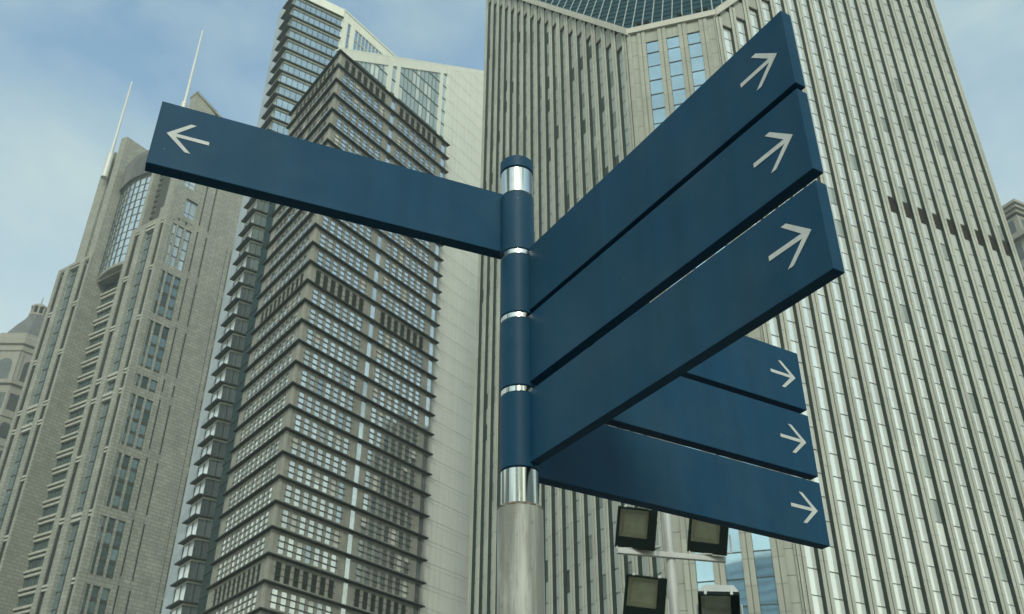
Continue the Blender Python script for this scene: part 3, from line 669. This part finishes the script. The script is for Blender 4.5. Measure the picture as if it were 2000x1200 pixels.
gz = g1.obj('strip_glazing', 'a_blue', at_); g2.obj('glazing_bars', 'a_dark', gz)
for j in range(14): b = MB(); b.box(AF, -11.1, -9.1, -2.6, -2.25, 150+j*1.8, 150.9+j*1.8); b.obj('vent_louvre', 'a_dark', at_)
for j in range(16): b = MB(); b.box(AF, -33.5, -32.1, -2.5, -2.1, 150+j*1.8, 150.9+j*1.8); b.obj('vent_louvre', 'a_dark', at_)
# recess floors
b = MB()
for j in range(36):
    z = 3.5+4.0*j
    if z > 143: break
    b.box(AF, -29.2, -13.7, -6.2, -5.4, z, z+0.55); b.box(AF, -29.2, -13.7, -6.2, -5.1, z+0.95, z+1.5)
b.obj('recess_spandrels', 'a_lintel', at_)
rw = lmesh('recess_window', ['a_glass', 'a_dark'], lambda b: (local_box(b, -1.9, 1.9, 0.03, 0.1, 0, 2.9, 0), [local_box(b, q-0.06, q+0.06, -0.06, 0.025, 0, 2.9, 1) for q in (-1.9, -0.63, 0.63, 1.9)]))
ri = []
for j in range(36):
    z = 3.5+4.0*j
    if z > 139: break
    for c in range(4): ri.append((rw, AF, -27.2+3.86*c, -5.95, z+1.5, 4, 0.006))
b = MB(); b.box(AF, -29.2, -13.7, -6.6, -6.1, 0, 146); b.obj('recess_wall', 'a_dark', at_)
pieces(at_, 'window', items, 'windows_beyond'); pieces(at_, 'recess_window', ri)
# bowed glass between the shoulders
b = MB(); bb = MB(); seg = 8
def bow(u): return -29.0+u*16.2, -3.2+1.5*math.sin(math.pi*u)
for k in range(seg):
    (ta, na), (tb, nb) = bow(k/seg), bow((k+1)/seg)
    nz_ = 11
    for j in range(nz_):
        z0, z1 = 141+j*2.5, 141+(j+1)*2.5; q = random.gauss(0, 0.02)
        b.quad([AF.p(ta, na, z0), AF.p(tb, nb, z0), AF.p(tb, nb+q, z1), AF.p(ta, na+q, z1)])
        bb.poly8([AF.p(ta, na+.1, z0-.07), AF.p(tb, nb+.1, z0-.07), AF.p(tb, nb-.1, z0-.07), AF.p(ta, na-.1, z0-.07)], [AF.p(ta, na+.1, z0+.07), AF.p(tb, nb+.1, z0+.07), AF.p(tb, nb-.1, z0+.07), AF.p(ta, na-.1, z0+.07)])
    bb.box(AF, ta-0.09, ta+0.09, na-0.1, na+0.2, 141, 168.5)
sf = MB(); sf.poly8([AF.p(*bow(0), 139.5), AF.p(*bow(1), 139.5), AF.p(-12.8, -6, 139.5), AF.p(-29, -6, 139.5)], [AF.p(*bow(0), 140.9), AF.p(*bow(1), 140.9), AF.p(-12.8, -6, 140.9), AF.p(-29, -6, 140.9)])
for k in range(seg):
    (ta, na), (tb, nb) = bow(k/seg), bow((k+1)/seg)
    sf.poly8([AF.p(ta, na+.1, 140.2), AF.p(tb, nb+.1, 140.2), AF.p(tb, -3.7, 140.2), AF.p(ta, -3.7, 140.2)], [AF.p(ta, na+.15, 141), AF.p(tb, nb+.15, 141), AF.p(tb, -3.7, 141), AF.p(ta, -3.7, 141)])
sf.obj('bow_sill', 'a_front', at_)
gz = b.obj('bow_window', 'bow_glass', at_); bb.obj('bow_bars', 'a_dark', gz)
b = MB()
for k in range(seg):
    (ta, na), (tb, nb) = bow(k/seg), bow((k+1)/seg)
    for z0, z1, e in ((168.5, 171, 0.2), (171, 176, 0.5), (176, 177.5, 0.9)):
        b.poly8([AF.p(ta, na+e, z0), AF.p(tb, nb+e, z0), AF.p(tb, nb-4, z0), AF.p(ta, na-4, z0)], [AF.p(ta, na+e, z1), AF.p(tb, nb+e, z1), AF.p(tb, nb-4, z1), AF.p(ta, na-4, z1)])
    for q in (0.15, 0.5, 0.85):
        tq, nq = ta+(tb-ta)*q, na+(nb-na)*q; b.box(AF, tq-0.22, tq+0.22, nq, nq+1.0, 169, 176)
b.obj('bow_cornice', 'f_dome', at_)
for s0, s1, hz, Yb, h1 in ((-0.5418, -0.5427, 0.8827, 208.0, 1.0028), (-0.4603, -0.4609, 0.9788, 193.5, 1.1086)):
    b = MB(); p0 = (s0*Yb, Yb, hz*Yb-6); p1 = (s1*Yb, Yb, h1*Yb+CAMZ); b.tube(p0, p1, 0.46, 0.2, 14); b.tube((p0[0], p0[1], p0[2]-4), (p0[0], p0[1], p0[2]+4.5), 0.95, 0.85, 14)
    b.obj('roof_mast', 'white_metal', at_, True)

KA = 1.35                                # storeys of 4.7 m, nearest corner 256 m away
at_.location = (A0[0]*KA, A0[1]*KA, -0.56); at_.scale = (KA, KA, KA)

# ================================================================== domed tower, far left
XF, YF = -0.5722*330, 330.0                # stands left of and behind the rusticated tower
ft = thing('domed_tower', XF, YF, 'cream stone tower with a grey dome and arched windows, at the far left edge', 'tower')
b = MB(); b.lathe([(13.6, 0), (13.6, 166), (14.6, 166.4), (14.6, 168), (13.2, 168.2)], (XF, YF), 8, 0, None, R(22.5)); b.obj('shaft', 'f_stone', ft)
b = MB(); b.lathe([(12.4, 168), (12.4, 180.5), (12.9, 181), (12.9, 183), (13.8, 183.6), (13.8, 186.5), (12.8, 187.2), (12.8, 188.5)], (XF, YF), 8, 0, None, R(22.5)); b.obj('drum', 'f_stone', ft)
b = MB(); b.lathe([(11.2, 188), (10.2, 190.5), (7.6, 195), (4.6, 199.5), (3.2, 202.5)], (XF, YF), 8, 0, None, R(22.5)); b.obj('dome', 'f_dome', ft)
b = MB(); b.lathe([(3.4, 202.3), (3.4, 203)], (XF, YF), 8, 0)
for k in range(8):
    a = R(22.5+45*k); b.tube((XF+2.7*math.cos(a), YF+2.7*math.sin(a), 203), (XF+2.7*math.cos(a), YF+2.7*math.sin(a), 206.3), 0.4, 0.4, 6)
b.lathe([(3.3, 206.3), (3.3, 207), (1.6, 208.2), (0.25, 209.2), (0.15, 212)], (XF, YF), 8, 0); b.obj('lantern', 'f_stone', ft)
def arch(b, fr, w_, z0, zs, n0, n1):
    pts = [(-w_, z0), (w_, z0)]+[(w_*math.cos(R(a)), zs+w_*math.sin(R(a))) for a in range(0, 181, 15)]
    i = len(b.v); n = len(pts); b.v += [fr.p(t, n1, z) for t, z in pts]+[fr.p(t, n0, z) for t, z in pts]
    b.f.append([i+k for k in range(n)]); b.m.append(0)
    for k in range(n): b.f.append([i+(k+1) % n, i+k, i+n+k, i+n+(k+1) % n]); b.m.append(0)
for k in range(8):
    a = R(45*k); ap = 12.4*math.cos(R(22.5)); fr = Fr(XF+ap*math.cos(a), YF+ap*math.sin(a), 45*k+90)
    if math.sin(a) > 0.5: continue
    b = MB(); arch(b, fr, 2.6, 169, 175.2, -0.5, 0.06); b.obj('arched_window', 'f_glass', ft)
    b = MB()
    for t in (-4.1, 4.1): b.box(fr, t-0.5, t+0.5, -0.3, 0.4, 168.1, 180.4)
    b.obj('pilaster', 'f_stone', ft)
    ap = 13.6*math.cos(R(22.5)); fr = Fr(XF+ap*math.cos(a), YF+ap*math.sin(a), 45*k+90)
    for r_ in range(6):
        zz = 156.5-r_*11
        for t in (-2.6, 2.6):
            b = MB()
            if r_ % 2: arch(b, fr, 1.7, zz, zz+4.5, -0.4, 0.05)
            else: b.box(fr, t-t-1.8, 1.8, -0.4, 0.05, zz, zz+6.5)
            for i_ in range(len(b.v)):
                v = b.v[i_]; b.v[i_] = (v[0]+fr.d[0]*t, v[1]+fr.d[1]*t, v[2])
            b.obj('window', 'f_glass', ft)
    for r_ in range(6): b = MB(); b.box(fr, -5.3, 5.3, -0.3, 0.35, 153.6-r_*11, 154.6-r_*11); b.obj('string_course', 'f_stone', ft)

# ================================================================== classical block, far right edge
XG, YG = 0.6574*230, 230.0
gt = thing('corniced_block', XG, YG, 'cream stone block with a heavy roof cornice, at the right edge behind the finned tower', 'building')
GR, GLf = Fr(XG, YG, 27.0), Fr(XG, YG, -63.0)
zg = 0.8046*230+CAMZ
b = MB(); b.box(GR, 2.0, 34, -34, -2.0, 0, zg-4); b.obj('wall', 'f_stone', gt)
b = MB()
for d, z0, z1 in ((0.0, zg-1.0, zg), (0.6, zg-2.2, zg-1.0), (1.3, zg-3.4, zg-2.2), (0.9, zg-11.4, zg-10.2), (0.5, zg-12.4, zg-11.4)): b.box(GR, d, 36-d, -36+d, -d, z0, z1)
b.obj('cornice', 'f_stone', gt)
for fr, sgn in ((GR, 1), (GLf, -1)):
    for k in range(7):
        t = sgn*(4.5+4.4*k)
        for z0, hh in ((zg-9.6, 4.6), (zg-19, 5.5), (zg-27, 5.5), (zg-35, 5.5)):
            b = MB(); b.box(fr, t-1.0, t+1.0, -2.4, -1.93, z0, z0+hh); b.obj('window', 'f_glass', gt)
        b = MB(); b.box(fr, t+sgn*2.2-0.5, t+sgn*2.2+0.5, -2.3, -1.6, zg-60, zg-3.4); b.obj('pilaster', 'f_stone', gt)

# ================================================================== lower block hidden behind the finned tower, mirrored in the windows of the brown block
hb = thing('dark_office_block', 58.0, 178.0, 'dark office block behind the finned tower, seen only mirrored in the brown block windows', 'office block')
HB = Fr(42, 178, 0.0); b = MB(); b.box(HB, 0, 34, -38, 0, 0, 112); b.obj('walls', 'link', hb)
for k in range(28): b = MB(); b.box(HB, -0.4, 34.4, -38.4, 0.4, 3+4*k, 3.7+4*k); b.obj('floor_band', 'd_frame', hb)

# ================================================================== tower across the square, mirrored in the chamfer's lower windows
tb = thing('teal_office_tower', -60.0, -200.0, 'teal glass office tower across the square, seen only mirrored in the chamfer windows', 'skyscraper')
TB = Fr(-100, -230, 0.0); b = MB(); b.box(TB, 0, 80, -30, 0, 0, 128); b.obj('walls', 'a_blue', tb)
for k in range(32): b = MB(); b.box(TB, -0.3, 80.3, -30.3, 0.3, 3+4*k, 3.9+4*k); b.obj('floor_band', 'link', tb)

# ================================================================== floodlight mast
XM, YM = 0.168*14, 14.0
mt_ = thing('floodlight_mast', XM, YM, 'white mast with cross arms carrying black-framed floodlights, below the lowest sign', 'floodlight')
b = MB(); b.lathe([(0.085, 0), (0.075, 3.0), (0.066, 7.6), (0.05, 7.62)], (XM, YM), 20); b.obj('post', 'lamp_grey', mt_, True)
FM = Fr(XM, YM, 13.0); ZA = 0.322*14+CAMZ
for za, ext in ((ZA, 0.84), (ZA-1.02, 0.86)):
    b = MB(); b.box(FM, -ext, ext, 0.03, 0.10, za-0.04, za+0.04); b.obj('cross_arm', 'lamp_grey', mt_, bevel=0.008)
def floodlight(t, za, tilt, yaw, up, lean):
    """housing with a sloping back, black front frame, pale reflector behind glass, U bracket on the arm"""
    px, py, _ = FM.p(t, 0.16, 0); cx = Vector((px, py, za+up))
    e = Matrix.Translation(cx) @ Matrix.Rotation(R(yaw), 4, 'Z') @ Matrix.Rotation(R(lean), 4, 'Y') @ Matrix.Rotation(R(tilt), 4, 'X')     # local -Y is the lit side
    def part(name, fn, mat, par):
        bb = MB(); fn(bb); bb.v = [tuple(e @ Vector(v)) for v in bb.v]; return bb.obj(name, mat, par, bevel=0.006)
    w2, h2 = 0.285, 0.29
    def hull(q):
        q.poly8([(-w2, -0.05, -h2), (w2, -0.05, -h2), (w2*0.75, 0.19, -h2*0.75), (-w2*0.75, 0.19, -h2*0.75)], [(-w2, -0.05, h2), (w2, -0.05, h2), (w2*0.75, 0.19, h2*0.75), (-w2*0.75, 0.19, h2*0.75)])
        del q.f[2]; del q.m[2]                           # open towards the lit side
    h = part('floodlight_housing', hull, 'lamp_grey', mt_)
    def dish(q):
        a = [(-w2+.034, -0.058, -h2+.149), (w2-.119, -0.058, -h2+.149), (w2-.119, -0.058, h2-.029), (-w2+.034, -0.058, h2-.029)]
        c = [(-w2+.085, 0.06, -h2+.20), (w2-.165, 0.06, -h2+.20), (w2-.165, 0.06, h2-.10), (-w2+.085, 0.06, h2-.10)]
        for k in range(4): k2 = (k+1) % 4; q.quad([a[k], a[k2], c[k2], c[k]])
        q.quad(c)
    part('reflector', dish, 'reflector', h)
    def frame(q):
        gx0, gx1, gz0, gz1 = -w2+0.035, w2-0.12, -h2+0.15, h2-0.03
        for x0, x1, z0, z1 in ((-w2-.004, gx0, -h2-.004, h2-0.004), (gx1, w2+.004, -h2-.004, h2-0.004), (gx0, gx1, -h2-.004, gz0), (gx0, gx1, gz1, h2-0.004)):
            q.poly8([(x0, -0.11, z0), (x1, -0.11, z0), (x1, -0.052, z0), (x0, -0.052, z0)], [(x0, -0.11, z1), (x1, -0.11, z1), (x1, -0.052, z1), (x0, -0.052, z1)])
    part('front_frame', frame, 'black', h)
    part('lens', lambda q: q.poly8([(-w2+.036, -0.085, -h2+.151), (w2-.121, -0.085, -h2+.151), (w2-.121, -0.080, -h2+.151), (-w2+.036, -0.080, -h2+.151)], [(-w2+.036, -0.085, h2-.031), (w2-.121, -0.085, h2-.031), (w2-.121, -0.080, h2-.031), (-w2+.036, -0.080, h2-.031)]), 'pane', h)
    for q in (0.3, -0.3): part('clip', lambda g, q=q: g.poly8([(q*0.6-.02, -.12, h2-.01), (q*0.6+.02, -.12, h2-.01), (q*0.6+.02, .0, h2+.008), (q*0.6-.02, .0, h2+.008)], [(q*0.6-.02, -.12, h2+.012), (q*0.6+.02, -.12, h2+.012), (q*0.6+.02, .0, h2+.02), (q*0.6-.02, .0, h2+.02)]), 'lamp_grey', h)
    bb = MB()
    for sx in (-1, 1):
        s0 = e @ Vector((sx*(w2+0.025), 0.03, 0)); s1 = Vector((s0.x, s0.y, za+0.05)); bb.tube(s0, s1, 0.014, 0.014, 8)
    a0 = e @ Vector((-(w2+0.025), 0.03, 0)); a1 = e @ Vector((w2+0.025, 0.03, 0))
    bb.tube((a0.x, a0.y, za+0.05), (a1.x, a1.y, za+0.05), 0.014, 0.014, 8); bb.obj('bracket', 'lamp_grey', h)
floodlight(-0.55, ZA, 24, -10, 0.34, 10); floodlight(0.57, ZA, 24, -10, 0.36, 10)
floodlight(-0.49, ZA-1.02, 22, -8, 0.36, 9); floodlight(0.62, ZA-1.02, 54, -12, 0.31, 4)

# ================================================================== fingerpost with seven blue direction boards
PX, PY = 0.025, 2.6
sp_ = thing('direction_signpost', PX, PY, 'steel post carrying seven dark blue direction boards with white arrows', 'signpost')
cxz = lambda z: PX+0.0156-0.025+(2.2-(z-CAMZ))*0.012-0.003
ring_r = 0.0562
def collar(name, z0, z1, r, mat, bev=0.003):
    b = MB(); b.lathe([(r-bev, z0+CAMZ), (r, z0+bev+CAMZ), (r, z1-bev+CAMZ), (r-bev, z1+CAMZ)], (0, PY), 56, 0, cxz); return b.obj(name, mat, sp_, True)
collar('post_cap', 2.172, 2.222, ring_r+0.001, 'sign', 0.004)
collar('steel_band', 2.066, 2.1715, ring_r-0.002, 'steel')
ZSEG = [(2.0655, 1.829), (1.822-0.013, 1.588), (1.581-0.013, 1.333), (1.325-0.013, 1.076)]
for z1, z0 in ZSEG: collar('sleeve', z0, z1, ring_r, 'sign')
for z0, z1 in ((1.8095, 1.8285), (1.5685, 1.5875), (1.3125, 1.3325)): collar('steel_ring', z0, z1, ring_r-0.0015, 'steel', 0.002)
collar('steel_band', 0.968, 1.0755, ring_r-0.0005, 'steel')
collar('lower_post', -CAMZ, 0.9655, 0.0645, 'galv', 0.004)
b = MB(); sgn_ = 72                                               # rough weld bead round the top of the lower post
for j, (r_, z_) in enumerate(((0.0560, 0.9715), (0.0605, 0.9705), (0.0648, 0.9675), (0.0652, 0.9635), (0.0640, 0.9610))):
    for k in range(sgn_):
        a = 2*math.pi*k/sgn_; q = random.uniform(-0.0009, 0.0011) if j in (1, 2, 3) else 0; zj = random.uniform(-0.0022, 0.001) if j == 4 else 0
        b.v.append((cxz(z_+CAMZ)+(r_+q)*math.cos(a), PY+(r_+q)*math.sin(a), z_+zj+CAMZ))
    if j:
        for k in range(sgn_): k2 = (k+1) % sgn_; b.f.append([(j-1)*sgn_+k, j*sgn_+k, j*sgn_+k2, (j-1)*sgn_+k2]); b.m.append(0)
b.obj('weld_bead', 'rust', sp_)
ARW = [(0, 0), (-.062, .055), (-.078, .055), (-.027, .0062), (-.124, .0062), (-.124, -.0062), (-.027, -.0062), (-.078, -.055), (-.062, -.055)]
def board(x0, y0, ang, start, end, z0, z1, face_n, th):
    """board from the post outwards; face_n: unit normal of the lettered side"""
    d = (math.cos(R(ang)), math.sin(R(ang))); b = MB()
    P = lambda t, n, z: (x0+d[0]*t+face_n[0]*n, y0+d[1]*t+face_n[1]*n, z+CAMZ)
    q = [(start, 0), (end, 0), (end, -th), (start, -th)]
    if d[0]*face_n[1]-d[1]*face_n[0] > 0: q = q[::-1]
    b.poly8([P(t, n, z0) for t, n in q], [P(t, n, z1) for t, n in q]); o = b.obj('sign_board', 'sign', sp_, bevel=0.0018)
    a = MB(); zc = (z0+z1)/2+0.004; tip = end-0.034; pts = [P(tip+ax, 0.0012, zc+az) for ax, az in ARW]
    lo = [P(tip+ax, 0.0003, zc+az) for ax, az in ARW]; n = len(pts)
    if d[0]*face_n[1]-d[1]*face_n[0] > 0: pts = pts[::-1]; lo = lo[::-1]
    a.v = pts+lo; a.f = [list(range(n))[::-1]]+[[k, (k+1) % n, n+(k+1) % n, n+k] for k in range(n)]; a.m = [0]*(n+1)
    ao = a.obj('arrow', 'arrow', o); return o
board(-0.028, 2.6, -157.2, -0.02, 1.125, 1.849, 2.091, (0.3875, -0.9219), 0.044)
for z0, z1 in ((1.598, 1.836), (1.347, 1.580), (1.090, 1.316)): board(0.045, 2.57, -59.3, -0.02, 1.154, z0, z1, (-0.8599, -0.5105), 0.032)
for z0, z1 in ((1.590, 1.83), (1.330, 1.568), (1.078, 1.307)): board(0.025, 2.6, 30.3, 0.04, 1.232, z0, z1, (0.5045, -0.8634), 0.040)

# ================================================================== city air
b = MB(); b.box(LOC, -905, 905, -1505, 505, -1.0, 236.0); b.m = [0]*6
hz = b.obj('haze', 'ground'); hz.data.materials.clear(); hz['kind'] = 'stuff'
hm_ = bpy.data.materials.new('haze'); hm_.use_nodes = True; t = hm_.node_tree; t.nodes.clear()
o_ = t.nodes.new('ShaderNodeOutputMaterial'); pv = t.nodes.new('ShaderNodeVolumePrincipled'); pv.inputs['Color'].default_value = (0.80, 0.96, 0.94, 1); pv.inputs['Density'].default_value = 0.00036; pv.inputs['Anisotropy'].default_value = 0.2
t.links.new(pv.outputs[0], o_.inputs['Volume']); hz.data.materials.append(hm_)
